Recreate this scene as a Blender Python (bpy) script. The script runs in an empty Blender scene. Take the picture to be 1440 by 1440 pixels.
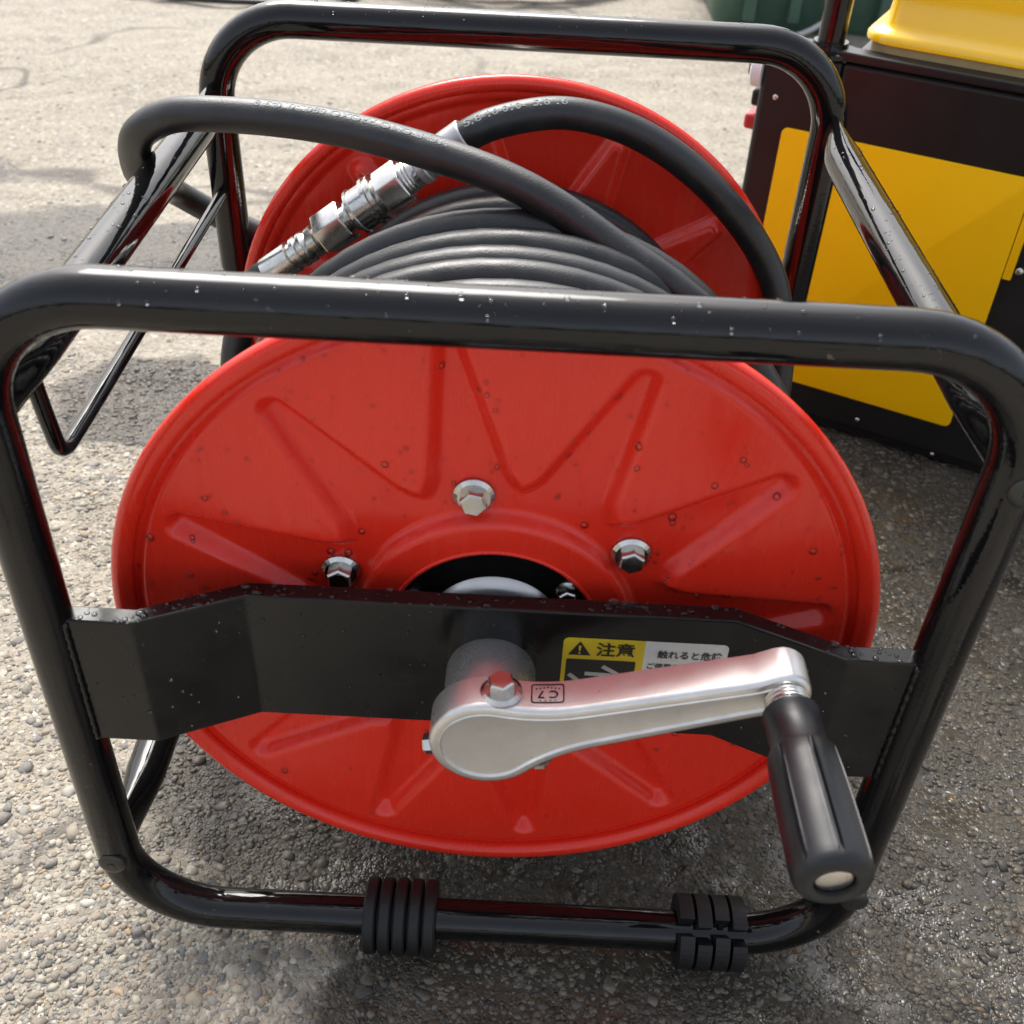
import bpy, math, random
import numpy as np
from mathutils import Vector, Matrix

R = math.radians
SC = bpy.context.scene
COL = SC.collection
rng = np.random.default_rng(7)
random.seed(7)

# ------------------------------------------------------------------ camera, sky, sun, exposure
CAM = np.array([0.0055, -0.3858, 0.6662]); YAW, PITCH, ROLL = 0.0028, 0.6703, 0.0537
fw = np.array([math.sin(YAW)*math.cos(PITCH), math.cos(YAW)*math.cos(PITCH), -math.sin(PITCH)])
rt = np.array([math.cos(YAW), -math.sin(YAW), 0.0]); up = np.cross(rt, fw)
rt, up = math.cos(ROLL)*rt+math.sin(ROLL)*up, -math.sin(ROLL)*rt+math.cos(ROLL)*up
cd = bpy.data.cameras.new('camera'); cam = bpy.data.objects.new('camera', cd); COL.objects.link(cam)
cam.matrix_world = Matrix(((rt[0], up[0], -fw[0], CAM[0]), (rt[1], up[1], -fw[1], CAM[1]),
                           (rt[2], up[2], -fw[2], CAM[2]), (0, 0, 0, 1)))
cd.sensor_width = 36; cd.lens = 1532.3/1440*36; cd.clip_start = .01; cd.clip_end = 500
cd.dof.use_dof = True; cd.dof.focus_distance = .68; cd.dof.aperture_fstop = 13
SC.camera = cam
cy = SC.cycles; cy.max_bounces = 6; cy.diffuse_bounces = 3; cy.glossy_bounces = 4; cy.transmission_bounces = 4; cy.caustics_reflective = False; cy.caustics_refractive = False

SUN_EL, SUN_AZ = 51.0, -17.0           # azimuth: degrees from +Y towards +X (behind the reel, on the left)
w = bpy.data.worlds.new('World'); SC.world = w; w.use_nodes = True
nt = w.node_tree; nt.nodes.clear()
sky = nt.nodes.new('ShaderNodeTexSky'); sky.sky_type = 'NISHITA'; sky.sun_disc = False
sky.sun_elevation = R(SUN_EL); sky.sun_rotation = R(SUN_AZ); sky.dust_density = 5.0; sky.air_density = 1.0
hs = nt.nodes.new('ShaderNodeHueSaturation'); hs.inputs['Saturation'].default_value = .45
bg = nt.nodes.new('ShaderNodeBackground'); bg.inputs['Strength'].default_value = .15
wo = nt.nodes.new('ShaderNodeOutputWorld')
nt.links.new(sky.outputs[0], hs.inputs['Color']); nt.links.new(hs.outputs[0], bg.inputs[0]); nt.links.new(bg.outputs[0], wo.inputs[0])
sl = bpy.data.lights.new('sun', 'SUN'); sl.energy = 1.15; sl.angle = R(32); sl.color = (1, .98, .95)
sun = bpy.data.objects.new('sun', sl); COL.objects.link(sun)
sd = Vector((math.sin(R(SUN_AZ))*math.cos(R(SUN_EL)), math.cos(R(SUN_AZ))*math.cos(R(SUN_EL)), math.sin(R(SUN_EL))))
sun.rotation_euler = sd.to_track_quat('Z', 'Y').to_euler()
vs = SC.view_settings; vs.view_transform = 'Standard'; vs.look = 'None'; vs.exposure = 1.18; vs.gamma = 1

# ------------------------------------------------------------------ materials
class NB:
    def __init__(s, name):
        s.m = bpy.data.materials.new(name); s.m.use_nodes = True; s.t = s.m.node_tree
        s.b = s.t.nodes['Principled BSDF']; s.o = s.t.nodes['Material Output']
        s.co = None
    def n(s, typ, **kw):
        q = s.t.nodes.new(typ)
        for k, v in kw.items(): setattr(q, k, v)
        return q
    def l(s, a, b): s.t.links.new(a, b)
    def coord(s):
        if not s.co: s.co = s.n('ShaderNodeTexCoord').outputs['Object']
        return s.co
    def noise(s, scale, detail=3, rough=.55, vec=None, out='Fac'):
        q = s.n('ShaderNodeTexNoise'); q.inputs['Scale'].default_value = scale
        q.inputs['Detail'].default_value = detail; q.inputs['Roughness'].default_value = rough
        s.l(vec or s.coord(), q.inputs['Vector']); return q.outputs[out]
    def ramp(s, fac, stops, interp='LINEAR'):
        q = s.n('ShaderNodeValToRGB'); cr = q.color_ramp; cr.interpolation = interp
        while len(cr.elements) < len(stops): cr.elements.new(.5)
        for e, (p, c) in zip(cr.elements, stops):
            e.position = p; e.color = (*c, 1) if len(c) == 3 else c
        s.l(fac, q.inputs[0]); return q.outputs[0]
    def mr(s, v, a, b, c=0., d=1., smooth=False):
        q = s.n('ShaderNodeMapRange'); q.interpolation_type = 'SMOOTHSTEP' if smooth else 'LINEAR'
        s.l(v, q.inputs[0])
        for i, x in enumerate((a, b, c, d)):
            if hasattr(x, 'is_output'): s.l(x, q.inputs[i+1])
            else: q.inputs[i+1].default_value = x
        return q.outputs[0]
    def math(s, op, a, b=None, clamp=False):
        q = s.n('ShaderNodeMath', operation=op); q.use_clamp = clamp
        for i, x in enumerate((a, b)):
            if x is None: continue
            if hasattr(x, 'is_output'): s.l(x, q.inputs[i])
            else: q.inputs[i].default_value = x
        return q.outputs[0]
    def mix(s, fac, a, b, mode='MIX'):
        q = s.n('ShaderNodeMix', data_type='RGBA', blend_type=mode)
        for i, x in ((0, fac), (6, a), (7, b)):
            if hasattr(x, 'is_output'): s.l(x, q.inputs[i])
            else: q.inputs[i].default_value = x if i == 0 else ((*x, 1) if len(x) == 3 else x)
        return q.outputs[2]
    def bump(s, h, strength, dist, prev=None):
        q = s.n('ShaderNodeBump'); q.inputs['Strength'].default_value = strength; q.inputs['Distance'].default_value = dist
        s.l(h, q.inputs['Height'])
        if prev: s.l(prev, q.inputs['Normal'])
        return q.outputs[0]
    def set(s, **kw):
        for k, v in kw.items():
            i = s.b.inputs[k.replace('_', ' ')]
            if hasattr(v, 'is_output'): s.l(v, i)
            else: i.default_value = (*v, 1) if isinstance(v, tuple) and len(v) == 3 else v
        return s

def stretch(b, v):
    q = b.n('ShaderNodeMapping'); q.inputs['Scale'].default_value = v; b.l(b.coord(), q.inputs['Vector']); return q.outputs[0]

def mat_black(name='black_paint', axis=(6, 60, 60)):
    b = NB(name)
    st = b.noise(9, 4, .6, stretch(b, axis))
    big = b.noise(14, 3)
    chips = b.mr(b.noise(130, 4, .65), .68, .71)
    specks = b.math('MULTIPLY', chips, b.mr(big, .5, .62))
    base = b.mix(b.mr(big, .35, .75), (.0035, .0037, .004), (.006, .006, .006))
    col = b.mix(specks, base, (.13, .115, .10))
    rough = b.math('ADD', b.mr(st, .40, .72, .025, .10), b.mr(big, .45, .7, 0, .03))
    nrm = b.bump(b.noise(7, 2, .5, stretch(b, axis)), .09, .0012)
    return b.set(Base_Color=col, Roughness=rough, Normal=nrm, Specular_IOR_Level=.42).m
BLACK = mat_black()
def mat_satin():
    b = NB('black_bracket_paint'); n = b.noise(40, 4, .6)
    return b.set(Base_Color=b.mix(b.mr(n, .3, .75), (.005, .005, .0053), (.009, .0088, .0085)), Roughness=b.mr(n, .38, .62, .12, .28), Normal=b.bump(b.noise(300, 1), .05, .0008), Specular_IOR_Level=.34).m
SATIN = mat_satin()
BLACKZ = mat_black('black_paint_upright', (60, 60, 6))
BLACKY = mat_black('black_paint_side', (60, 6, 60))

def mat_red():
    b = NB('red_enamel')
    n1 = b.noise(6, 3); n2 = b.noise(45, 4, .6)
    col = b.mix(b.mr(n1, .35, .7), (.74, .026, .012), (.79, .034, .016))
    dirt = b.mr(n2, .66, .80, 0, .5)
    col = b.mix(dirt, col, (.45, .03, .018))
    sc = b.mr(b.noise(26, 5, .65, stretch(b, (1, 14, 5))), .715, .74, 0, .45)
    col = b.mix(sc, col, (.72, .12, .08))
    strk = b.noise(18, 3, .6, stretch(b, (9, 9, 1)))
    rough = b.math('ADD', b.mr(n2, .3, .8, .14, .30), b.mr(strk, .45, .7, 0, .16))
    nrm = b.bump(b.noise(40, 2), .10, .0015)
    return b.set(Base_Color=col, Roughness=rough, Normal=nrm, Specular_IOR_Level=.46).m
RED = mat_red()

def mat_rubber():
    b = NB('hose_rubber')
    n = b.noise(60, 4, .6); f = b.noise(900, 2)
    col = b.mix(b.mr(n, .35, .75), (.011, .012, .0125), (.024, .0245, .0245))
    col = b.mix(b.mr(b.noise(260, 2), .70, .76, 0, .5), col, (.10, .095, .09))
    nrm = b.bump(f, .3, .0006)
    return b.set(Base_Color=col, Roughness=b.mr(n, .3, .8, .30, .50), Normal=nrm, Specular_IOR_Level=.5).m
RUBBER = mat_rubber()

def mat_metal(name, col=(.62, .60, .56), r0=.16, r1=.36, scale=40, dirt=.35, metal=1.):
    b = NB(name)
    n = b.noise(scale, 4, .6); d = b.mr(b.noise(scale*2.2, 4, .7), .62, .78, 0, dirt)
    c = b.mix(b.mr(n, .3, .8), col, tuple(x*.82 for x in col))
    c = b.mix(d, c, (.20, .17, .13))
    sc = b.noise(30, 3, .6, stretch(b, (3, 60, 60)))
    nrm = b.bump(sc, .06, .0006)
    return b.set(Base_Color=c, Metallic=metal, Roughness=b.mr(n, .3, .75, r0, r1), Normal=nrm).m
CHROME = mat_metal('plated_steel', (.74, .725, .70), .27, .40, 60, .16, .85)
ZINC = mat_metal('zinc_steel', (.66, .64, .60), .17, .32, 120, .30)
GALV = mat_metal('weathered_zinc', (.60, .585, .56), .22, .40, 90, .55, .8)

def plain(name, col, rough=.5, spec=.5, metallic=0., var=.12, scale=60, bump=.05, coat=0.):
    b = NB(name); n = b.noise(scale, 4, .6)
    c = b.mix(b.mr(n, .3, .75), tuple(x*(1-var) for x in col), tuple(min(1, x*(1+var)) for x in col))
    nrm = b.bump(b.noise(scale*6, 2), bump, .001)
    return b.set(Base_Color=c, Roughness=b.mr(n, .3, .75, rough*.85, min(1, rough*1.15)), Specular_IOR_Level=spec, Metallic=metallic, Normal=nrm, Coat_Weight=coat, Coat_Roughness=.1).m
GRIP = plain('grip_plastic', (.0065, .0075, .0095), .40, .45, var=.25)
FOOT = plain('foot_rubber', (.009, .009, .0095), .6, .4, var=.25)
STICKY = plain('label_yellow', (.72, .52, .02), .45, .4, var=.06)
STICKW = plain('label_white', (.68, .68, .67), .45, .4, var=.05)
PRINT = plain('print_black', (.012, .012, .013), .45, .4)
PRINTG = plain('print_grey', (.45, .45, .45), .5, .4)
HPRINT = plain('hose_print', (.22, .25, .25), .6, .3, var=.45, scale=500)
MYELLOW = plain('machine_yellow', (1.0, .545, .0), .6, .2, var=.04, scale=8)
MTANK = plain('tank_yellow', (.92, .56, .004), .22, .5, var=.04, scale=8, coat=.6)
MBLACK = plain('machine_black', (.011, .0105, .010), .38, .4, var=.2, scale=14)
MPALE = plain('tank_gasket', (.42, .33, .16), .6, .3)
MWHITE = plain('cap_white', (.75, .75, .75), .4)
MREDK = plain('knob_red', (.55, .03, .03), .4)
GREEN = plain('green_plastic', (.055, .115, .085), .5, .4, var=.15, scale=20)
def mat_water():
    b = NB('water'); b.t.nodes.remove(b.b)      # thin clear bead: light passes straight through, the skin mirrors by Fresnel
    tr = b.n('ShaderNodeBsdfTransparent'); tr.inputs[0].default_value = (.93, .94, .95, 1); gl = b.n('ShaderNodeBsdfGlossy'); gl.inputs['Roughness'].default_value = .05
    fr = b.n('ShaderNodeFresnel'); fr.inputs['IOR'].default_value = 1.45; mx = b.n('ShaderNodeMixShader')
    b.l(fr.outputs[0], mx.inputs[0]); b.l(tr.outputs[0], mx.inputs[1]); b.l(gl.outputs[0], mx.inputs[2]); b.l(mx.outputs[0], b.o.inputs['Surface'])
    return b.m
WATER = mat_water()

PALETTE = [(0.299, 0.264, 0.2), (0.349, 0.311, 0.24), (0.222, 0.193, 0.149), (0.321, 0.273, 0.203), (0.177, 0.161, 0.136), (0.25, 0.233, 0.199), (0.417, 0.384, 0.308),
           (0.156, 0.145, 0.132), (0.285, 0.225, 0.159), (0.234, 0.194, 0.15), (0.47, 0.44, 0.374), (0.133, 0.136, 0.127), (0.339, 0.296, 0.226)]

def wet_mask(b):
    sx = b.n('ShaderNodeSeparateXYZ'); b.l(b.coord(), sx.inputs[0]); X, Y = sx.outputs[0], sx.outputs[1]
    def ell(cx, cy, rx, ry):
        a = b.math('DIVIDE', b.math('SUBTRACT', X, cx), rx); c = b.math('DIVIDE', b.math('SUBTRACT', Y, cy), ry)
        return b.math('SUBTRACT', 1.0, b.math('SQRT', b.math('ADD', b.math('MULTIPLY', a, a), b.math('MULTIPLY', c, c))))
    e = b.math('MAXIMUM', ell(.10, .20, .38, .30), ell(.58, .28, .56, .64))
    e = b.math('MAXIMUM', e, ell(-.62, .98, .34, .14))
    e = b.math('MAXIMUM', e, ell(-.98, 1.22, .26, .10))
    e = b.math('MAXIMUM', e, ell(.30, 1.15, .30, .22))
    e = b.math('MAXIMUM', e, ell(-.38, .62, .16, .10))
    e = b.math('MAXIMUM', e, ell(-.02, -.05, .10, .055))
    n = b.noise(7, 3, .6)
    v = b.math('ADD', e, b.math('MULTIPLY', b.math('SUBTRACT', n, .5), 1.25))
    v = b.math('MAXIMUM', v, b.mr(b.noise(2.3, 3, .6), .60, .70, -1, .12))
    return b.mr(v, -.02, .17, 0, 1, True)

def ground_shader(b, base, damp, wet):
    """dry stone turns darker and glossier where it is wet"""
    wetc = b.mix(1., base, damp, 'MULTIPLY')
    col = b.mix(wet, base, wetc)
    film = b.mr(b.noise(16, 2, .65), .46, .56, 0, 1, True)
    film = b.math('MULTIPLY', film, wet)
    sp = b.n('ShaderNodeSeparateXYZ'); b.l(b.coord(), sp.inputs[0])
    film = b.math('MULTIPLY', film, b.mr(sp.outputs[0], -.30, .04, .0, 1, True))        # standing water lies towards the low right side
    rough = b.mr(film, 0, 1, b.mr(wet, 0, 1, .85, .48), .15)
    b.set(Specular_IOR_Level=b.mr(film, 0, 1, .35, .5))
    return col, rough, film

def mat_ground():
    b = NB('asphalt')
    v1 = b.n('ShaderNodeTexVoronoi'); v1.inputs['Scale'].default_value = 150; v1.inputs['Randomness'].default_value = 1
    dis = b.n('ShaderNodeVectorMath', operation='ADD'); b.l(b.coord(), dis.inputs[0])
    dn = b.n('ShaderNodeVectorMath', operation='SCALE'); b.l(b.noise(180, 1, .5, None, 'Color'), dn.inputs[0]); dn.inputs['Scale'].default_value = .006
    b.l(dn.outputs[0], dis.inputs[1]); b.l(dis.outputs[0], v1.inputs['Vector'])
    v2 = b.n('ShaderNodeTexVoronoi'); v2.inputs['Scale'].default_value = 430; b.l(dis.outputs[0], v2.inputs['Vector'])
    sep = b.n('ShaderNodeSeparateColor'); b.l(v1.outputs['Color'], sep.inputs[0])
    sep2 = b.n('ShaderNodeSeparateColor'); b.l(v2.outputs['Color'], sep2.inputs[0])
    stops = [(i/len(PALETTE), c) for i, c in enumerate(PALETTE)]
    stone = b.ramp(sep.outputs[0], stops, 'CONSTANT')
    grit = b.ramp(sep2.outputs[0], stops[::-1] and [(i/len(PALETTE), c) for i, c in enumerate(PALETTE[::-1])], 'CONSTANT')
    matrix = b.mix(.55, grit, (.30, .268, .215))
    isst = b.math('MULTIPLY', b.mr(sep.outputs[1], .35, .45), b.mr(v1.outputs['Distance'], .50, .62, 1, 0))
    base = b.mix(b.math('MULTIPLY', isst, .8), matrix, stone)
    big = b.noise(3.2, 3, .6)
    base = b.mix(b.mr(big, .35, .7, 0, .40), base, (.36, .325, .262))
    st = b.mr(b.noise(9, 3, .7), .58, .74, 0, .45)
    base = b.mix(st, base, (.150, .138, .122))
    # old cracks and patch seams
    vc = b.n('ShaderNodeTexVoronoi', feature='DISTANCE_TO_EDGE'); vc.inputs['Scale'].default_value = 1.15
    dw = b.n('ShaderNodeVectorMath', operation='ADD'); b.l(b.coord(), dw.inputs[0])
    ds = b.n('ShaderNodeVectorMath', operation='SCALE'); b.l(b.noise(3, 2, .6, None, 'Color'), ds.inputs[0]); ds.inputs['Scale'].default_value = .45
    b.l(ds.outputs[0], dw.inputs[1]); b.l(dw.outputs[0], vc.inputs['Vector'])
    crack = b.math('MULTIPLY', b.mr(vc.outputs['Distance'], .004, .02, 1, 0, True), b.mr(b.noise(2.1, 2), .42, .55, 0, .75))
    base = b.mix(crack, base, (.10, .09, .08))
    wet = wet_mask(b)
    h = b.math('ADD', b.math('MULTIPLY', b.math('SUBTRACT', 1.0, v1.outputs['Distance']), b.mr(sep.outputs[1], .2, .8, .35, 1.)),
               b.math('MULTIPLY', b.math('SUBTRACT', 1.0, v2.outputs['Distance']), .35))
    col, rough, film = ground_shader(b, base, (.20, .19, .178), wet)
    nrm = b.bump(h, .75, .0032)
    b.l(b.mr(film, 0, 1, .75, .25), [q for q in b.t.nodes if q.type == 'BUMP'][0].inputs['Strength'])
    return b.set(Base_Color=col, Roughness=rough, Normal=nrm).m

def mat_pebble():
    b = NB('aggregate')
    at = b.n('ShaderNodeAttribute'); at.attribute_name = 'col'
    n = b.noise(500, 3, .6)
    base = b.mix(b.mr(n, .35, .7, 0, .4), at.outputs['Color'], (.35, .322, .28))
    wet = wet_mask(b)
    col, rough, film = ground_shader(b, base, (.31, .295, .275), wet)
    return b.set(Base_Color=col, Roughness=rough, Normal=b.bump(n, .4, .001)).m

# ------------------------------------------------------------------ mesh helpers
def mesh(name, verts, faces, mat, smooth=True, mats=None):
    me = bpy.data.meshes.new(name); me.from_pydata([tuple(map(float, v)) for v in verts], [], [tuple(map(int, f)) for f in faces])
    me.materials.append(mat)
    if smooth: me.polygons.foreach_set('use_smooth', [True]*len(me.polygons))
    me.update(); return me

def obj(name, me, parent=None, loc=None, rot=None):
    o = bpy.data.objects.new(name, me); COL.objects.link(o)
    if parent: o.parent = parent
    if loc is not None: o.location = loc
    if rot is not None: o.rotation_euler = rot
    return o

def tag(o, label=None, cat=None, group=None, kind=None):
    for k, v in (('label', label), ('category', cat), ('group', group), ('kind', kind)):
        if v: o[k] = v
    return o

def empty(name, loc=(0, 0, 0)):
    o = bpy.data.objects.new(name, None); COL.objects.link(o); o.location = loc; o.empty_display_size = .05; return o

def autosmooth(o, ang=35):
    m = o.modifiers.new('edges', 'EDGE_SPLIT'); m.split_angle = R(ang); m.use_edge_sharp = False; return o

def bevel(o, wdt, seg=2, ang=35):
    m = o.modifiers.new('bevel', 'BEVEL'); m.width = wdt; m.segments = seg; m.limit_method = 'ANGLE'; m.angle_limit = R(ang)
    m.harden_normals = False; return o

def catmull(P, step=.004, closed=False):
    P = [np.array(p, float) for p in P]; out = []
    n = len(P)
    for i in range(n if closed else n-1):
        if closed: a, b, c, d = P[(i-1) % n], P[i], P[(i+1) % n], P[(i+2) % n]
        else:
            b, c = P[i], P[i+1]; a = P[i-1] if i else 2*b-c; d = P[i+2] if i+2 < n else 2*c-b
        t0 = 0; t1 = t0+max(np.linalg.norm(b-a), 1e-6)**.5; t2 = t1+max(np.linalg.norm(c-b), 1e-6)**.5; t3 = t2+max(np.linalg.norm(d-c), 1e-6)**.5
        k = max(2, int(np.linalg.norm(c-b)/step))
        for j in range(k):
            t = t1+(t2-t1)*j/k
            A1 = (t1-t)/(t1-t0)*a+(t-t0)/(t1-t0)*b; A2 = (t2-t)/(t2-t1)*b+(t-t1)/(t2-t1)*c; A3 = (t3-t)/(t3-t2)*c+(t-t2)/(t3-t2)*d
            B1 = (t2-t)/(t2-t0)*A1+(t-t0)/(t2-t0)*A2; B2 = (t3-t)/(t3-t1)*A2+(t-t1)/(t3-t1)*A3
            out.append((t2-t)/(t2-t1)*B1+(t-t1)/(t2-t1)*B2)
    if not closed: out.append(P[-1])
    return np.array(out)

def frames(path, closed=False):
    n = len(path)
    T = np.roll(path, -1, 0)-np.roll(path, 1, 0) if closed else np.gradient(path, axis=0)
    T /= np.linalg.norm(T, axis=1)[:, None]
    ref = np.array([0, 0, 1.]) if abs(T[0][2]) < .9 else np.array([0, 1., 0])
    N = np.zeros_like(T); v = ref-ref@T[0]*T[0]; N[0] = v/np.linalg.norm(v)
    for i in range(1, n):
        v = N[i-1]-N[i-1]@T[i]*T[i]; N[i] = v/np.linalg.norm(v)
    return T, N, np.cross(T, N)

def tube(path, r, seg=20, closed=False, cap=True, radii=None):
    path = np.array(path, float); T, N, B = frames(path, closed); n = len(path)
    a = np.linspace(0, 2*np.pi, seg, endpoint=False)
    rr = np.full(n, r) if radii is None else np.array(radii)
    V = (path[:, None]+rr[:, None, None]*(np.cos(a)[None, :, None]*N[:, None]+np.sin(a)[None, :, None]*B[:, None])).reshape(-1, 3)
    F = []
    for i in range(n if closed else n-1):
        j = (i+1) % n
        for k in range(seg):
            k2 = (k+1) % seg; F.append((i*seg+k, i*seg+k2, j*seg+k2, j*seg+k))
    if cap and not closed:
        F.append(tuple(range(seg))[::-1]); F.append(tuple((n-1)*seg+k for k in range(seg)))
    return V, F

def lathe(prof, seg=32, org=(0, 0, 0), axis=(0, 1, 0), hexr=None):
    """prof: list of (s along axis, radius); closed by end caps when radius > 0"""
    ax = np.array(axis, float); ax /= np.linalg.norm(ax)
    ref = np.array([0, 0, 1.]) if abs(ax[2]) < .9 else np.array([1., 0, 0])
    U = ref-ref@ax*ax; U /= np.linalg.norm(U); W = np.cross(ax, U); org = np.array(org, float)
    a = np.linspace(0, 2*np.pi, seg, endpoint=False); V = []; F = []
    for s, r in prof:
        for t in a: V.append(org+ax*s+r*(np.cos(t)*U+np.sin(t)*W))
    for i in range(len(prof)-1):
        for k in range(seg):
            k2 = (k+1) % seg; F.append((i*seg+k, (i+1)*seg+k, (i+1)*seg+k2, i*seg+k2))
    F.append(tuple(range(seg))); F.append(tuple((len(prof)-1)*seg+k for k in range(seg))[::-1])
    return V, F

def join(*parts):
    V, F = [], []
    for v, f in parts:
        k = len(V); V += [tuple(x) for x in v]; F += [tuple(i+k for i in q) for q in f]
    return V, F

def box(x0, x1, y0, y1, z0, z1):
    V = [(x, y, z) for x in (x0, x1) for y in (y0, y1) for z in (z0, z1)]
    F = [(0, 1, 3, 2), (4, 6, 7, 5), (0, 4, 5, 1), (2, 3, 7, 6), (0, 2, 6, 4), (1, 5, 7, 3)]
    return V, F

def prism(poly, d0, d1, fn):
    """poly: 2d outline; fn(a, b, d) -> xyz"""
    n = len(poly); V = [fn(a, b, d0) for a, b in poly]+[fn(a, b, d1) for a, b in poly]
    F = [tuple(range(n))[::-1], tuple(range(n, 2*n))]+[(i, (i+1) % n, n+(i+1) % n, n+i) for i in range(n)]
    return V, F

def rrect(x0, x1, z0, z1, r, k=6):
    P = []
    for cx, cz, a0 in ((x1-r, z1-r, 0), (x0+r, z1-r, 90), (x0+r, z0+r, 180), (x1-r, z0+r, 270)):
        for i in range(k+1):
            a = R(a0+90*i/k); P.append((cx+r*math.cos(a), cz+r*math.sin(a)))
    return P

def hexbolt(r_hex, h, r_fl, fl):
    """flanged hex bolt along +Z from z=0 (merged mesh of one bolt)"""
    V, F = lathe([(0, r_fl), (fl*.5, r_fl), (fl, r_fl*.80)], 28, (0, 0, 0), (0, 0, 1))
    v2, f2 = lathe([(fl*.7, r_hex), (h*.90, r_hex), (h, r_hex*.86)], 6, (0, 0, 0), (0, 0, 1))
    v3, f3 = lathe([(h*.97, r_hex*.72), (h*1.01, r_hex*.70)], 20, (0, 0, 0), (0, 0, 1))
    return join((V, F), (v2, f2), (v3, f3))

def text_mesh(body, size, bold=0.):
    c = bpy.data.curves.new('t', 'FONT'); c.body = body; c.size = size; c.offset = bold; c.resolution_u = 4
    o = bpy.data.objects.new('t', c); COL.objects.link(o)
    dg = bpy.context.evaluated_depsgraph_get(); dg.update()
    me = bpy.data.meshes.new_from_object(o.evaluated_get(dg))
    V = np.array([v.co[:] for v in me.vertices]); F = [tuple(p.vertices) for p in me.polygons]
    bpy.data.objects.remove(o); bpy.data.curves.remove(c); bpy.data.meshes.remove(me)
    return V, F

# ------------------------------------------------------------------ setting: ground
def ground_z(X, Y):
    Z = np.zeros_like(X); g = np.random.default_rng(3)
    for k in range(46):
        f = g.uniform(4, 95); t = g.uniform(0, 2*np.pi); a = .0010*(10/(f+6))**.62
        Z += a*np.sin(f*(X*np.cos(t)+Y*np.sin(t))+g.uniform(0, 6.28)+1.3*np.sin(3*X+2*Y+k))
    return Z-.0022

def build_ground():
    # fine near sheet inside one big sheet: rings of quads grown outwards
    xs = np.concatenate([-np.geomspace(30, 1.25, 22)[:-1], np.linspace(-1.25, 1.25, 330), np.geomspace(1.25, 30, 22)[1:]])
    ys = np.concatenate([-np.geomspace(30, .30, 20)[:-1], np.linspace(-.30, 2.6, 380), np.geomspace(2.6, 40, 20)[1:]])
    X, Y = np.meshgrid(xs, ys)
    Z = ground_z(X, Y)
    V = np.stack([X, Y, Z], -1).reshape(-1, 3); nx = len(xs); ny = len(ys)
    i = np.arange((ny-1)*(nx-1)); r, c = i//(nx-1), i % (nx-1); q = r*nx+c
    F = np.stack([q, q+1, q+nx+1, q+nx], 1)
    me = bpy.data.meshes.new('ground'); me.vertices.add(len(V)); me.vertices.foreach_set('co', V.ravel())
    me.loops.add(F.size); me.loops.foreach_set('vertex_index', F.ravel()); me.polygons.add(len(F))
    me.polygons.foreach_set('loop_start', np.arange(0, F.size, 4)); me.polygons.foreach_set('use_smooth', np.ones(len(F), bool))
    me.materials.append(mat_ground()); me.update(); me.validate()
    tag(obj('ground', me), 'coarse worn asphalt, pale where dry and dark where wet', None, None, 'structure')

def build_pebbles():
    ph = (1+5**.5)/2
    base = np.array([(-1, ph, 0), (1, ph, 0), (-1, -ph, 0), (1, -ph, 0), (0, -1, ph), (0, 1, ph), (0, -1, -ph), (0, 1, -ph), (ph, 0, -1), (ph, 0, 1), (-ph, 0, -1), (-ph, 0, 1)], float)
    base /= np.linalg.norm(base[0])
    tri = np.array([(0, 11, 5), (0, 5, 1), (0, 1, 7), (0, 7, 10), (0, 10, 11), (1, 5, 9), (5, 11, 4), (11, 10, 2), (10, 7, 6), (7, 1, 8), (3, 9, 4), (3, 4, 2), (3, 2, 6), (3, 6, 8), (3, 8, 9), (4, 9, 5), (2, 4, 11), (6, 2, 10), (8, 6, 7), (9, 8, 1)])
    g = np.random.default_rng(11)
    n1, n2 = 62000, 14000
    x = np.concatenate([g.uniform(-.55, .68, n1), g.uniform(-1.1, 1.1, n2)]); y = np.concatenate([-.14+.85*g.random(n1)**1.45, g.uniform(.3, 1.9, n2)])
    n = len(x)
    s = np.clip(g.lognormal(math.log(.0016), .48, n), .0007, .0058)
    big = g.random(n) < .0022; s[big] = g.uniform(.005, .0075, big.sum())
    sc = np.stack([s*g.uniform(.8, 1.35, n), s*g.uniform(.7, 1.1, n), s*g.uniform(.26, .42, n)], 1)
    V = base[None]*(1+.34*g.standard_normal((n, 12))[:, :, None].clip(-1.1, 1.1))*sc[:, None]
    a = g.uniform(0, 2*np.pi, n); ca, sa = np.cos(a)[:, None], np.sin(a)[:, None]
    W = np.stack([V[:, :, 0]*ca-V[:, :, 1]*sa+x[:, None], V[:, :, 0]*sa+V[:, :, 1]*ca+y[:, None], V[:, :, 2]-(sc[:, 2]*.36)[:, None]+ground_z(x, y)[:, None]+.0002], -1).reshape(-1, 3)
    F = (tri[None]+(np.arange(n)*12)[:, None, None]).reshape(-1, 3)
    me = bpy.data.meshes.new('pebbles'); me.vertices.add(len(W)); me.vertices.foreach_set('co', W.ravel())
    me.loops.add(F.size); me.loops.foreach_set('vertex_index', F.ravel()); me.polygons.add(len(F))
    me.polygons.foreach_set('loop_start', np.arange(0, F.size, 3))
    pal = np.array(PALETTE); c = pal[g.integers(0, len(pal), n)]*g.uniform(.75, 1.12, (n, 1))
    rust = g.random(n) < .015; c[rust] = (.38, .25, .13)
    at = me.color_attributes.new('col', 'FLOAT_COLOR', 'POINT')
    at.data.foreach_set('color', np.concatenate([np.repeat(c, 12, 0), np.ones((n*12, 1))], 1).astype(np.float32).ravel())
    me.materials.append(mat_pebble()); me.update()
    tag(obj('gravel', me), 'small tan, grey and brown stones set in the asphalt', None, None, 'stuff')

build_ground(); build_pebbles()

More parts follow.
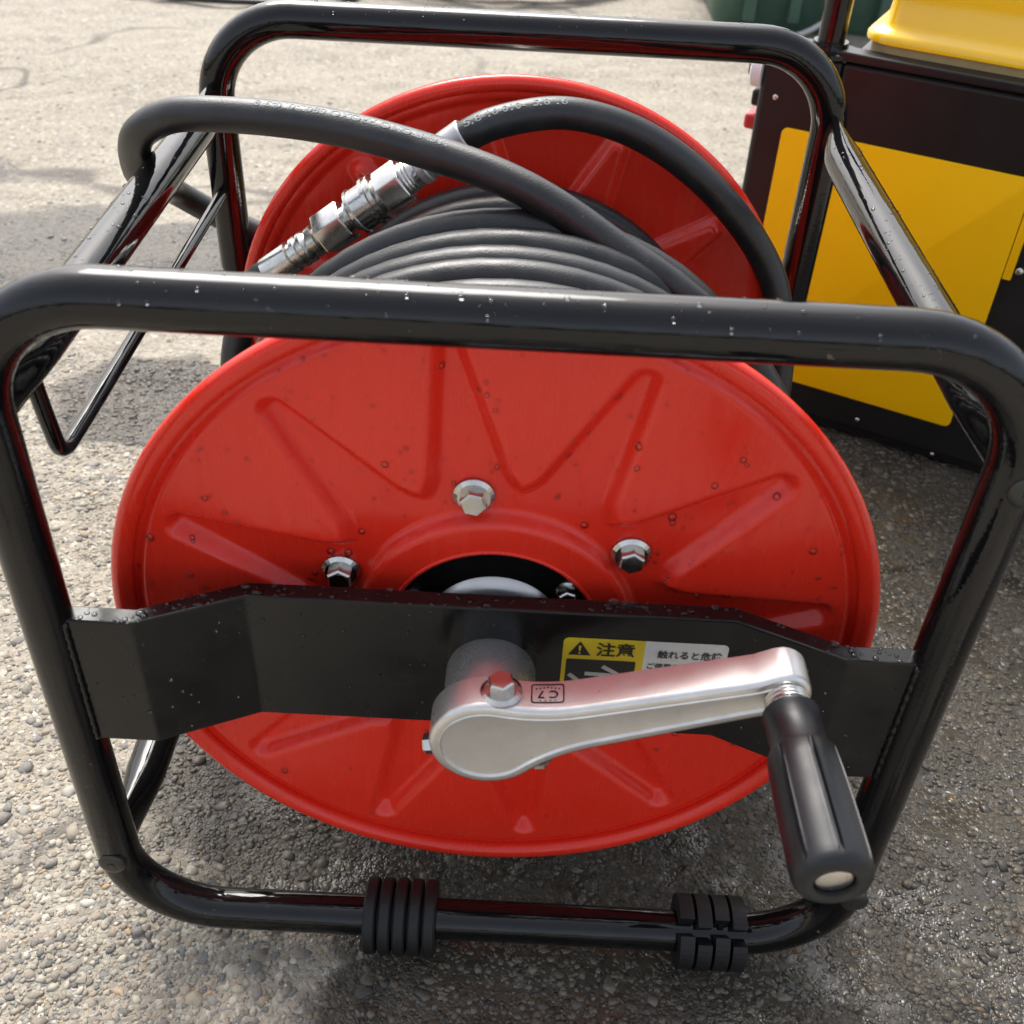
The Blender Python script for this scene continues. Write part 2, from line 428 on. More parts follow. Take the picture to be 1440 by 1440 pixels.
# ------------------------------------------------------------------ the hose reel
FW, ZB, ZT, DEP, TR = .222, .024, .458, .413, .0127      # half width, tube heights, depth, tube radius
AXZ, YD1, YD2 = .2372, .0465, .3565                       # reel axis height, flange planes
reel = empty('hose_reel'); tag(reel, 'red hose reel in a black tubular frame with a chrome crank arm', 'hose reel')

def frame_path(y):
    r = .060; P = []
    for cx, cz, a0 in ((FW-r, ZT-r, 0), (-FW+r, ZT-r, 90), (-FW+r, ZB+r, 180), (FW-r, ZB+r, 270)):
        for i in range(15):
            a = R(a0+90*i/14); P.append((cx+r*math.cos(a), y, cz+r*math.sin(a)))
    out = []
    for i, p in enumerate(P):
        q = P[(i+1) % len(P)]; d = math.dist(p, q); k = max(1, int(d/.02))
        for j in range(k): out.append(np.array(p)+(np.array(q)-np.array(p))*j/k)
    return np.array(out)
def frame(name, y):
    V, F = tube(frame_path(y), TR, 28, closed=True); return obj(name, mesh(name, V, F, BLACK), reel)
frame('front_frame', 0.); frame('rear_frame', DEP)

def side_tube(x, z):
    ys = np.linspace(.004, DEP-.004, 40); P = np.stack([np.full(40, x), ys, np.full(40, z)], 1)
    V, F = tube(P, TR, 28); V = np.array(V)
    d = np.minimum(V[:, 1], DEP-V[:, 1]); k = np.clip((.060-d)/.050, 0, 1); k = k*k*(3-2*k)
    V[:, 0] = x+(V[:, 0]-x)*(1-.55*k); V[:, 2] = z+(V[:, 2]-z)*(1+.28*k)     # ends pressed flat where they meet the legs
    return obj('side_tube', mesh('side_tube', V, F, BLACKY), reel)
for sx in (-1, 1):
    for z in (.3995, .0835): side_tube(sx*FW, z)

# round bolt heads on the legs
V, F = lathe([(-.004, .0082), (.0010, .0082), (.0018, .0076), (.0026, .0055), (.0028, .003)], 32, (0, 0, 0), (0, -1, 0))
v2, f2 = lathe([(.0024, .0030), (.0034, .0028)], 6, (0, 0, 0), (0, -1, 0))
BH = mesh('leg_bolt', *join((V, F), (v2, f2)), plain('dark_bolt', (.05, .05, .045), .38, .5, .6))
for sx, z in ((-1, .086), (1, .395), (-1, .395), (1, .086)):
    autosmooth(obj('leg_bolt', BH, reel, (sx*.2212+(.003 if sx > 0 else 0), -.0118, z)))

# hose guard rod hung under the left side tube
P = [(-FW, .047, .396), (-FW, .050, .372), (-FW, .0535, .352), (-FW, .056, .3425), (-FW, .0625, .3375), (-FW, .075, .3365), (-FW, .2, .3363), (-FW, .399, .3360), (-FW, .409, .336)]
V, F = tube(catmull(P, .004), .0042, 14); obj('guard_rod', mesh('guard_rod', V, F, BLACKY), reel)

# joggled channel bracket in front
def bracket(name, yoff, flip):
    path = [(-.2125, -.005), (-.1785, -.005), (-.1275, .019), (.1245, .019), (.1765, -.005), (.2125, -.005)]
    sec = [(0, .1925), (0, .2815), (.0112, .2815), (.0112, .2792), (.0024, .2792), (.0024, .1948), (.0112, .1948), (.0112, .1925)]
    V = []; m = len(sec)
    for x, y in path:
        for sy, sz in sec: V.append((x, yoff+flip*(y+sy), sz))
    F = []
    for i in range(len(path)-1):
        for k in range(m):
            k2 = (k+1) % m; F.append((i*m+k, (i+1)*m+k, (i+1)*m+k2, i*m+k2) if flip > 0 else (i*m+k, i*m+k2, (i+1)*m+k2, (i+1)*m+k))
    e = [tuple(range(m)), tuple((len(path)-1)*m+k for k in range(m))[::-1]]
    F += e if flip > 0 else [t[::-1] for t in e]
    o = obj(name, mesh(name, V, F, SATIN, False), reel); bevel(o, .0013, 3, 15); return o
bracket('front_bracket', 0, 1); bracket('rear_bracket', DEP, -1)

# weld beads where the bracket meets the legs
def weld(x, y, z0, z1, sx):
    n = int((z1-z0)/.0022); V, F = tube([(x+sx*.0003*math.sin(i*2.4), y+.0003*math.sin(i*1.7), z0+(z1-z0)*i/n) for i in range(n+1)], .0018, 8, radii=[.0018+.00022*math.sin(i*2.2) for i in range(n+1)])
    obj('weld_bead', mesh('weld_bead', V, F, BLACK), reel)
for sx in (-1, 1):
    for yy in (0, DEP): weld(sx*.2112, yy+(-.0055 if yy == 0 else .0055), .1940, .2800, sx)

# stamped flange
NSP, A0 = 12, R(98.3)
def recess(x, z):
    """0 on the raised panels, 1 in the stamped spokes and the ring round the hub"""
    r = np.hypot(x, z); th = np.arctan2(z, x)
    k = np.round((th-A0)/(2*np.pi/NSP)); dl = th-(A0+k*2*np.pi/NSP)
    u = r*np.cos(dl); v = np.abs(r*np.sin(dl))
    ua, ub, wa, wb = .096, .1765, .0215, .0068
    t = np.clip((u-ua)/(ub-ua), -.3, 1); wdt = wa+(wb-wa)*t
    d1 = np.where(u > ub, np.hypot(np.maximum(u-ub, 0), v)-wb, v-wdt)
    d2 = r-.0955; kk = .016
    h = np.clip(.5+.5*(d2-d1)/kk, 0, 1); d = d2*(1-h)+d1*h-kk*h*(1-h)
    s = np.clip((.0034-d)/.0090, 0, 1); s = s*s*(3-2*s)
    return s
def flange_y(x, z):
    r = np.hypot(x, z)
    y = .0088*recess(x, z)
    c = np.clip((.0805-r)/.006, 0, 1); y = y-.0078*c*c*(3-2*c)            # raised collar round the hole
    g = np.clip((r-.1905)/.006, 0, 1); y = y+.0030*g*g*(3-2*g)            # groove inside the rolled rim
    return y
def make_flange():
    rr = np.concatenate([np.linspace(.0575, .082, 14), np.linspace(.0835, .197, 92), np.linspace(.198, .2035, 5)])
    na = NSP*58; a = np.linspace(0, 2*np.pi, na, endpoint=False)
    RR, AA = np.meshgrid(rr, a, indexing='ij'); x = RR*np.cos(AA); z = RR*np.sin(AA); y = flange_y(x, z)
    V = np.stack([x, y, z], -1).reshape(-1, 3); F = []
    for i in range(len(rr)-1):
        for k in range(na):
            k2 = (k+1) % na; F.append((i*na+k, i*na+k2, (i+1)*na+k2, (i+1)*na+k))
    return mesh('flange', V, F, RED)
FLM = make_flange()
a = np.linspace(0, 2*np.pi, 240, endpoint=False)
V, F = tube(np.stack([.2033*np.cos(a), 0*a, .2033*np.sin(a)], 1), .0057, 16, closed=True); RIM = mesh('rim', V, F, RED)
V, F = tube(np.stack([.0580*np.cos(a), 0*a, .0580*np.sin(a)], 1), .0013, 8, closed=True); LIP = mesh('hole_lip', V, F, RED)
BOLT = mesh('bolt', *hexbolt(.0072, .0095, .0108, .0030), ZINC, False)
def flange(y):
    f = obj('flange', FLM, reel, (0, y, AXZ)); s = f.modifiers.new('sheet', 'SOLIDIFY'); s.thickness = .0012; s.offset = 1
    obj('rim', RIM, f, (0, .0008, 0)); obj('hole_lip', LIP, f, (0, .0010, 0)); return f
fl1, fl2 = flange(YD1), flange(YD2); fl2.scale = (1, -1, 1)     # the rear one faces backwards, its spokes bulge inwards
for i in range(6):
    t = R(98.3+60*i)
    autosmooth(obj('bolt', BOLT, fl1, (.0903*math.cos(t), .0084, .0903*math.sin(t)), (R(90), R(17*i+11), 0)), 25)

# hub behind the bracket: black plate, bearing cap, small bolts; drum between the flanges
V, F = lathe([(.0, .0595), (.0035, .0595), (.004, .058)], 64, (0, 0, 0), (0, 1, 0)); hubp = obj('hub_plate', mesh('hub_plate', V, F, SATIN), reel, (0, .0515, AXZ)); autosmooth(hubp)
V, F = lathe([(.004, .0385), (.0000, .0385), (-.0015, .0378), (-.0065, .0335), (-.0085, .030), (-.0090, .02)], 64, (0, 0, 0), (0, 1, 0)); autosmooth(obj('bearing_cap', mesh('bearing_cap', V, F, CHROME), reel, (0, .0535, AXZ)))
SB = mesh('small_bolt', *hexbolt(.0050, .0075, .0066, .0018), ZINC, False)
for k in range(3):
    t = R(37+120*k); autosmooth(obj('small_bolt', SB, hubp, (.0490*math.cos(t), .0005, .0490*math.sin(t)), (R(90), R(20), 0)), 25)
V, F = lathe([(YD1+.0115, .100), (YD2-.0115, .100)], 48, (0, 0, AXZ), (0, 1, 0)); autosmooth(obj('drum', mesh('drum', V, F, RED), reel))
V, F = lathe([(YD2-.002, .06), (YD2+.02, .045), (DEP+.03, .020)], 32, (0, 0, AXZ), (0, 1, 0)); autosmooth(obj('swivel_joint', mesh('swivel_joint', V, F, GALV), reel))

# shaft housing through the bracket
V, F = lathe([(.055, .0200), (.0215, .0225), (.0165, .0238), (-.020, .0238), (-.024, .0225)], 56, (0, 0, AXZ), (0, 1, 0))
autosmooth(obj('shaft_housing', mesh('shaft_housing', V, F, GALV), reel), 50)

# crank arm
AANG = math.atan2(.2835-AXZ, .1395); ALEN = math.hypot(.2835-AXZ, .1395)
def arm_outline(off=0.):
    """outline in arm coordinates (s along, t across), head at 0, eye at ALEN; off shrinks it"""
    rh, rt_, wa, wb = .0290-off, .0140-off, .0150-off, .0118-off
    s1 = .052; P = []
    def wv(s):   # half width of the bar
        return wa+(wb-wa)*min(1, max(0, (s-s1)/(ALEN-s1-.012)))
    ph = R(62)
    top = []
    for i in range(11):                       # fillet from head to bar
        t = i/10; p0 = np.array([rh*math.cos(ph), rh*math.sin(ph)]); d0 = np.array([math.sin(ph), -math.cos(ph)]); p3 = np.array([s1, wv(s1)]); d3 = np.array([1, (wb-wa)/(ALEN-s1)])
        c1 = p0+d0*.014; c2 = p3-d3*.014
        top.append((1-t)**3*p0+3*(1-t)**2*t*c1+3*(1-t)*t*t*c2+t**3*p3)
    for i in range(1, 9): s = s1+(ALEN-.010-s1)*i/8; top.append(np.array([s, wv(s)]))
    for i in range(1, 10): a = R(90-90*i/9); top.append(np.array([ALEN+rt_*math.cos(a)*.95, rt_*math.sin(a)]) if a < R(80) else np.array([ALEN, rt_*.96]))
    bot = [np.array([p[0], -p[1]]) for p in top[-2::-1]]
    head = [np.array([rh*math.cos(q), rh*math.sin(q)]) for q in np.linspace(-ph, -2*math.pi+ph, 40)[1:-1]]
    return top+bot+head
def armP(s, t, y): return (s*math.cos(AANG)-t*math.sin(AANG), y, AXZ+s*math.sin(AANG)+t*math.cos(AANG))
YF, YB = -.0335, -.0125
levels = [(0.0010, YB), (0, YB-.0010), (0, YF+.0034), (.0004, YF+.0016), (.0013, YF+.0005), (.0026, YF), (.0050, YF), (.0053, YF-.0007), (.0059, YF-.0007), (.0066, YF+.0006), (.0078, YF+.0008)]
V = []; F = []; no = len(arm_outline())
for off, y in levels:
    for s, t in arm_outline(off): V.append(armP(s, t, y))
for i in range(len(levels)-1):
    for k in range(no):
        k2 = (k+1) % no; F.append((i*no+k, i*no+k2, (i+1)*no+k2, (i+1)*no+k))
F.append(tuple(range(no))[::-1]); F.append(tuple((len(levels)-1)*no+k for k in range(no)))
arm = obj('crank_arm', mesh('crank_arm', V, F, CHROME), reel); autosmooth(arm, 38)
CB = mesh('clamp_bolt', *hexbolt(.0068, .0095, .0104, .0028), ZINC, False)
def adir_bolt(s, t, y, d, spin):
    o = obj('clamp_bolt', CB, arm, armP(s, t, y)); q = Vector(d).to_track_quat('Z', 'Y').to_euler(); o.rotation_euler = q
    o.rotation_euler.rotate_axis('Z', R(spin)); return autosmooth(o, 25)
adir_bolt(.0145, .0245, -.0225, (-.05, 0, 1), 12)
o = adir_bolt(-.0265, -.004, -.0225, (-1, 0, -.18), 10); o.scale = (.8, .8, .9)
o = adir_bolt(.020, -.0245, -.0225, (.15, 0, -1), 30); o.scale = (.75, .75, .8)

# stamp on the top edge of the arm (its figures stand upside down)
def stampP(a, b):     # a along the arm, b from front to back
    s = .0362+a; t = [p[1] for p in arm_outline()][0]
    pr = arm_outline()[:20]; t = np.interp(s, [p[0] for p in pr], [p[1] for p in pr])
    return armP(s, t+.00025, -.0215+b)
def flat_print(name, polys, mat, parent, fn):
    V, F = [], []
    for P, q in polys:
        k = len(V); V += [fn(*p[:2]) for p in P]; F += [tuple(i+k for i in f) for f in q]
    return obj(name, mesh(name, V, F, mat, False), parent)
def ring_poly(outer, inner):
    n = len(outer); return outer+inner, [(i, (i+1) % n, n+(i+1) % n, n+i) for i in range(n)]
sp = [ring_poly(rrect(-.0080, .0080, -.0062, .0062, .0016), rrect(-.0073, .0073, -.0055, .0055, .0012))]
tv, tf = text_mesh('C 7', .0068, .00012); c = (tv.max(0)+tv.min(0))/2; sp.append(([(-(p[0]-c[0]), -(p[1]-c[1])-.0005) for p in tv], tf))
for i in range(7):
    x = -.0054+i*.0018; yy = .0040-.0006*abs(i-3)*.6
    sp.append(([(x-.0006, yy+.0005), (x+.0006, yy+.0006), (x, yy-.0007)], [(0, 1, 2)]))
for i in range(4):
    x = -.0036+i*.0024; sp.append(([(x-.0006, -.0047), (x+.0006, -.0047), (x, -.0039)], [(0, 1, 2)]))
flat_print('stamp', sp, PRINT, arm, stampP)

# spring washers and grip
EX, EZ = armP(ALEN, 0, 0)[0], armP(ALEN, 0, 0)[2]
V, F = [], []
V, F = join(*[lathe([(-YF+.000+i*.0022, .0098), (-YF+.0006+i*.0022, .0106), (-YF+.0014+i*.0022, .0106), (-YF+.0020+i*.0022, .0098)], 36, (EX, 0, EZ), (.03, -1, -.01)) for i in range(4)])
autosmooth(obj('spring_washer', mesh('spring_washer', V, F, ZINC), arm))
def grip():
    ax = np.array([.036, -1, -.012]); ax /= np.linalg.norm(ax)
    prof = [(.0425, .0060), (.0425, .0128), (.0432, .0134), (.0440, .0134), (.0450, .0129), (.0660, .0129), (.0668, .0134), (.0672, .0152), (.0682, .0157), (.0760, .0160), (.088, .0165), (.100, .0168), (.112, .0170), (.1225, .0171), (.1262, .0170), (.1290, .0163), (.1308, .0148), (.1316, .0125), (.1316, .0095), (.1312, .0088), (.1280, .0085), (.1280, .0)]
    seg = 168; ref = np.array([0, 0, 1.]); U = ref-ref@ax*ax; U /= np.linalg.norm(U); W = np.cross(ax, U); V = []; F = []
    a = np.linspace(0, 2*np.pi, seg, endpoint=False)
    org = np.array([EX, 0, EZ])
    ph = np.abs(((a*7/(2*np.pi)+.5) % 1)-.5)          # 0 at a groove
    gr = np.where(ph < .045, 1., 0.); rb = np.where((ph > .045) & (ph < .085), 1., 0.)
    for s, r in prof:
        on = 1. if .0690 < s < .1240 else 0.
        for k in range(seg): V.append(org+ax*s+(r-on*.0017*gr[k]+on*.0003*rb[k])*(math.cos(a[k])*U+math.sin(a[k])*W))
    for i in range(len(prof)-1):
        for k in range(seg):
            k2 = (k+1) % seg; F.append((i*seg+k, (i+1)*seg+k, (i+1)*seg+k2, i*seg+k2))
    o = obj('grip', mesh('grip', V, F, GRIP), arm); autosmooth(o, 40)
    v, f = lathe([(.1275, .0080), (.1292, .0080), (.1297, .0072)], 32, org, ax); autosmooth(obj('grip_screw', mesh('grip_screw', v, f, ZINC), arm))
grip()

# warning label on the bracket
lab = empty('warning_label', (0, 0, 0)); lab.parent = reel
YL = .0188
def LP(d): return lambda x, z: (x, YL-d, z)
def cut(poly, xc, keep):        # clip a convex outline at a vertical line
    out = []
    for i, p in enumerate(poly):
        q = poly[(i+1) % len(poly)]; ip = (p[0] <= xc) == keep; iq = (q[0] <= xc) == keep
        if ip: out.append(p)
        if ip != iq: t = (xc-p[0])/(q[0]-p[0]); out.append((xc, p[1]+t*(q[1]-p[1])))
    return out
full = rrect(.0372, .1236, .2035, .2645, .0032)
def poly1(P): return [(P, [tuple(range(len(P)))])]
flat_print('label_yellow_field', poly1(cut(full, .0800, True)), STICKY, lab, LP(.0001))
flat_print('label_white_field', poly1(cut(full, .0800, False)), STICKW, lab, LP(.0001))
tri = [(.0400, .2520), (.0520, .2520), (.0460, .2622)]
flat_print('warning_triangle', poly1(tri), PRINT, lab, LP(.0003))
flat_print('exclamation_mark', [([(.0456, .2553), (.0464, .2553), (.0467, .2592), (.0453, .2592)], [(0, 1, 2, 3)]), ([(.0455, .2533), (.0465, .2533), (.0465, .2543), (.0455, .2543)], [(0, 1, 2, 3)])], STICKY, lab, LP(.0005))
flat_print('picture_panel', poly1(rrect(.0395, .0762, .2080, .2490, .0010, 3)), PRINT, lab, LP(.0003))
def stick(x0, z0, x1, z1, wd):
    d = np.array([x1-x0, z1-z0]); n = np.array([-d[1], d[0]])/np.linalg.norm(d)*wd/2; p, q = np.array([x0, z0]), np.array([x1, z1])
    return ([tuple(p-n), tuple(q-n), tuple(q+n), tuple(p+n)], [(0, 1, 2, 3)])
flat_print('picture', [stick(.0590, .2445, .0720, .2360, .0026), stick(.0500, .2385, .0640, .2380, .0028), stick(.0415, .2375, .0500, .2300, .0026), stick(.0500, .2300, .0680, .2300, .0030)], PRINTG, lab, LP(.0005))
def put_text(name, body, x, z, size, bold, mat=PRINT, wscale=1.):
    v, f = text_mesh(body, size, bold); flat_print(name, [([(x+p[0]*wscale, z+p[1]) for p in v], f)], mat, lab, LP(.0005))
put_text('lettering', '注意', .0545, .2530, .0106, .00022, wscale=.98)
put_text('lettering', '触れると危険', .0868, .2533, .0062, .00010, wscale=.92)
put_text('lettering', 'ご使用の際', .0818, .2448, .0047, .00008, wscale=.95)

# rubber feet on the lower front and rear tubes
def ring(r0, r1, wd):
    return lathe([(-wd/2, r0), (-wd/2, r1-.0015), (-wd/2+.0012, r1), (wd/2-.0012, r1), (wd/2, r1-.0015), (wd/2, r0)], 40, (0, 0, 0), (1, 0, 0))
RG = mesh('ring', *ring(.0122, .0236, .0078), FOOT)
def split_ring(wd=.0078, r0=.0120, r1=.0232, gap=26, at=116):
    V, F = [], []; seg = 36
    an = [R(at+gap/2+(360-gap)*i/seg) for i in range(seg+1)]
    for a in an:
        for x, r in ((-wd/2, r0), (-wd/2, r1), (wd/2, r1), (wd/2, r0)): V.append((x, r*math.cos(a), r*math.sin(a)))
    for i in range(seg):
        for k in range(4): F.append((i*4+k, (i+1)*4+k, (i+1)*4+(k+1) % 4, i*4+(k+1) % 4))
    F += [(0, 1, 2, 3), (seg*4+3, seg*4+2, seg*4+1, seg*4)]
    return V, F
SR = mesh('ring', *split_ring(), FOOT, False)
CL = mesh('clasp', *join(box(-.0022, .0022, -.0130, -.0075, .0105, .0150), box(-.0016, .0016, -.0160, -.0115, .0085, .0128)), FOOT, False)
def foot(x, y, split):
    o = empty('rubber_foot', (x, y, ZB)); o.parent = reel
    v, f = lathe([(-.0222, .0131), (-.0220, .0158), (.0220, .0158), (.0222, .0131)], 36, (0, 0, 0), (1, 0, 0))
    if not split: autosmooth(obj('sleeve', mesh('sleeve', v, f, FOOT), o))
    for i in range(5 if not split else 4):
        xx = (-.0188+i*.0094) if not split else (-.0165+i*.0110)
        q = obj('ring', SR if split else RG, o, (xx, 0, 0)); autosmooth(q)
        if split: q.scale = (1.15, 1, 1); q.rotation_euler = (R(12*(i % 2)), 0, 0); bevel(q, .0008)
        if split and i in (1, 2): obj('clasp', CL, o, (xx, .0105, .0035))
for y in (0, DEP):
    foot(-.0505, y, False); foot(.1470, y, True)

# rain drops (one joined part per surface, real little caps of water)
def drops(name, parent, pts, nrm, sizes):
    V, F = [], []; seg = 10; rows = [(0, 1.0), (.34, .93), (.62, .68), (.74, .36)]
    for (p, n, s) in zip(pts, nrm, sizes):
        n = np.array(n)/np.linalg.norm(n); ref = np.array([0, 0, 1.]) if abs(n[2]) < .9 else np.array([1., 0, 0])
        U = ref-ref@n*n; U /= np.linalg.norm(U); W = np.cross(n, U); k = len(V); el = random.uniform(.9, 1.3)
        for h, r in rows:
            for j in range(seg):
                t = 2*math.pi*j/seg; V.append(np.array(p)+n*(h*s*.85-.0001)+r*s*(math.cos(t)*U*el+math.sin(t)*W))
        V.append(np.array(p)+n*s*.66); tip = len(V)-1
        for i in range(len(rows)-1):
            for j in range(seg):
                j2 = (j+1) % seg; F.append((k+i*seg+j, k+i*seg+j2, k+(i+1)*seg+j2, k+(i+1)*seg+j))
        for j in range(seg): F.append((k+3*seg+j, k+3*seg+(j+1) % seg, tip))
        F.append(tuple(k+j for j in range(seg))[::-1])
    return tag(obj(name, mesh(name, V, F, WATER), parent), kind='stuff')
pts, nr, sz = [], [], []
for _ in range(420):
    r = math.sqrt(random.uniform(.085**2, .196**2)); t = random.uniform(R(-30), R(210)) if random.random() < .8 else random.uniform(0, 6.28)
    x, z = r*math.cos(t), r*math.sin(t); e = .0004; y = float(flange_y(x, z))
    n = (float(flange_y(x+e, z)-flange_y(x-e, z))/(2*e), -1, float(flange_y(x, z+e)-flange_y(x, z-e))/(2*e))
    pts.append((x, y, z)); nr.append(n); sz.append(min(.0022, random.lognormvariate(math.log(.00075), .5)))
drops('rain_drops', fl1, pts, nr, sz)
pts, nr, sz = [], [], []
for _ in range(230):
    x = random.uniform(-.205, .205); y = np.interp(x, [-.1785, -.1275, .1245, .1765], [-.005, .019, .019, -.005])
    if .03 < x < .127: continue
    pts.append((x, y, random.uniform(.196, .279))); nr.append((0, -1, 0)); sz.append(min(.0014, random.lognormvariate(math.log(.0006), .45)))
for _ in range(150):
    x = random.uniform(-.208, .208); y = np.interp(x, [-.1785, -.1275, .1245, .1765], [-.005, .019, .019, -.005])
    pts.append((x, y+random.uniform(.001, .0105), .2815)); nr.append((0, 0, 1)); sz.append(min(.0022, random.lognormvariate(math.log(.0010), .5)))
drops('rain_drops', reel, pts, nr, sz)
pts, nr, sz = [], [], []
for _ in range(420):
    k = random.random(); t = R(random.uniform(-75, 60)) if k < .5 else R(random.uniform(-60, 60))
    if k < .5:
        yb = random.choice((0, DEP)); x = random.uniform(-.16, .16); n = (0, math.sin(t), math.cos(t)); p = (x, yb+TR*n[1], ZT+TR*n[2])
    else:
        sx = random.choice((-1, 1)); n = (math.sin(t), 0, math.cos(t)); p = (sx*FW+TR*n[0], random.uniform(.06, .36), .3995+TR*n[2])
    pts.append(p); nr.append(n); sz.append(min(.0014, random.lognormvariate(math.log(.00055), .45)))
drops('rain_drops', reel, pts, nr, sz)

# ------------------------------------------------------------------ the hose on the reel
HR = .0101
hose = empty('pressure_hose', (0, YD1, AXZ)); tag(hose, 'black rubber hose wound on the red reel with a steel coupling', 'hose')
def hp(name, path, closed=False, seg=20):
    V, F = tube(path, HR, seg, closed); V = V-np.array([0, YD1, AXZ]); return obj(name, mesh(name, V, F, RUBBER), hose)
def winding():
    P = []
    def lay(r, y0, y1, turns, ph, wob):
        n = int(turns*64)
        for i in range(n):
            t = i/n; a = ph+2*math.pi*turns*t
            k = turns*t; stp = math.floor(k)+np.clip((k-math.floor(k)-.62)/.34, 0, 1)     # mostly straight turns with a step across, at the underside
            y = y0+(y1-y0)*stp/turns
            rr = r+wob*math.sin(2.1*k+1)+wob*.6*math.sin(a*2+k)
            P.append((rr*math.cos(a), y+wob*1.3*math.sin(a+1.7*k), AXZ+rr*math.sin(a)))
    lay(.134, .334, .070, 12, 0, .0004)
    lay(.1480, .068, .274, 9, 0, .0008)
    lay(.1680, .206, .074, 6, 0, .0010)
    return np.array(P)
hp('winding', winding(), seg=16)
pathA = catmull([(.150, .150, .150), (.176, .158, .225), (.168, .166, .300), (.137, .176, .349), (.095, .185, .3815), (.0555, .195, .4025), (.022, .205, .420), (-.011, .215, .4315), (-.0685, .230, .442), (-.115, .240, .4465), (-.171, .250, .446), (-.208, .260, .440), (-.233, .272, .4235), (-.2475, .300, .392), (-.255, .340, .364), (-.263, .385, .343), (-.268, .425, .324), (-.252, .4385, .3065), (-.218, .4395, .289), (-.15, .445, .262), (-.06, .448, .245), (-.012, .446, .238)])
hp('hose_loop', pathA)
P0 = np.array([-.1665, .300, .323]); P1 = np.array([-.0400, .300, .4185]); cdir = (P1-P0)/np.linalg.norm(P1-P0); CLEN = np.linalg.norm(P1-P0)
pathB = catmull([P1-cdir*.012, P1, P1+cdir*.010, (-.0150, .304, .4315), (.0255, .310, .4375), (.067, .316, .428), (.107, .321, .406), (.146, .325, .3725), (.1745, .325, .338), (.1865, .320, .314), (.197, .306, .255), (.188, .288, .18), (.15, .27, .12)])
hp('hose_loop', pathB)
pathC = catmull([P0+cdir*.006, P0, P0-cdir*.014, (-.188, .293, .292), (-.196, .280, .25), (-.188, .270, .19), (-.15, .266, .13)])
hp('hose_loop', pathC)
# coupling pieces along the axis
cou = empty('coupling', tuple(P0+cdir*.0075-np.array([0, YD1, AXZ]))); cou.parent = hose
def cpiece(name, prof, seg=36, mat=ZINC):
    V, F = lathe(prof, seg, (0, 0, 0), cdir); o = obj(name, mesh(name, V, F, mat), cou); bevel(o, .0006, 2, 50) if seg == 6 else None; return autosmooth(o, 28)
cpiece('ferrule', [(-.010, .0112), (.012, .0112), (.013, .0092), (.016, .0092), (.017, .0112), (.020, .0112), (.021, .0098), (.0225, .0098), (.0235, .0114), (.026, .0114), (.027, .0098), (.029, .0085), (.032, .0085)])
cpiece('collar', [(.0300, .0085), (.0305, .0108), (.0355, .0108), (.0362, .0085), (.0400, .0085)])
cpiece('hex_nut', [(.0385, .0136), (.0395, .0150), (.0600, .0150), (.0610, .0136)], 6)
cpiece('neck', [(.0605, .0088), (.0640, .0088), (.0645, .0108), (.0660, .0108), (.0665, .0092), (.069, .0092)])
cpiece('sleeve', [(.0680, .0140), (.0687, .0158), (.0708, .0160), (.0714, .0148), (.0816, .0148), (.0822, .0166), (.0848, .0166), (.0854, .0148), (.0866, .0148), (.0872, .0162), (.0890, .0162), (.0897, .0120), (.0915, .0120)])
cpiece('hex_nut', [(.0912, .0140), (.0922, .0154), (.1085, .0154), (.1095, .0138)], 6)
cpiece('threaded_neck', [(.1090, .0108), (.1110, .0112), (.1120, .0104), (.1135, .0112), (.1145, .0104), (.1160, .0112), (.118, .0098), (.122, .0088)])
cpiece('ferrule', [(.1200, .0090), (.1215, .0114), (.126, .0114), (.127, .0104), (.130, .0104), (.131, .0116), (.137, .0116), (.138, .0104), (.142, .0104), (.143, .0120), (CLEN-.001, .0120), (CLEN, .0112)], 36, plain('crimp_grey', (.45, .45, .45), .35, .5, .5))

def hose_print(body, path, x_from, size, ang, flip, wsc):
    """lettering wrapped on the hose surface"""
    d = np.concatenate([[0], np.cumsum(np.linalg.norm(np.diff(path, axis=0), axis=1))])
    T = np.gradient(path, axis=0); T /= np.linalg.norm(T, axis=1)[:, None]
    if T[len(T)//2][0] < 0: path = path[::-1]; T = -T[::-1]; d = d[-1]-d[::-1]
    i0 = int(np.argmin(np.abs(path[:, 0]-x_from)+np.where(path[:, 2] > .40, 0, 9)))
    V, F = text_mesh(body, size, .00014); mx = V[:, 0].max(); my = V[:, 1].max(); out = []
    for x, y, _ in V:
        if flip: x, y = mx-x, my-y
        s = d[i0]+x*wsc; p = np.array([np.interp(s, d, path[:, k]) for k in range(3)]); t = np.array([np.interp(s, d, T[:, k]) for k in range(3)]); t /= np.linalg.norm(t)
        U = np.array([0, 0, 1.])-t[2]*t; U /= np.linalg.norm(U); W = np.cross(t, U)       # W points to the front
        a = R(ang)-(y-my/2)/HR
        out.append(p+(HR+.00012)*(math.cos(a)*U+math.sin(a)*W)-np.array([0, YD1, AXZ]))
    return obj('hose_print', mesh('hose_print', out, F, HPRINT, False), hose)
hose_print('WINTONO PROXO 080L-010-3/8', pathA, -.150, .0070, 18, True, 1.12)
hose_print('5/8-16-010-  5/8 16', pathB, -.032, .0072, 26, False, 1.1)

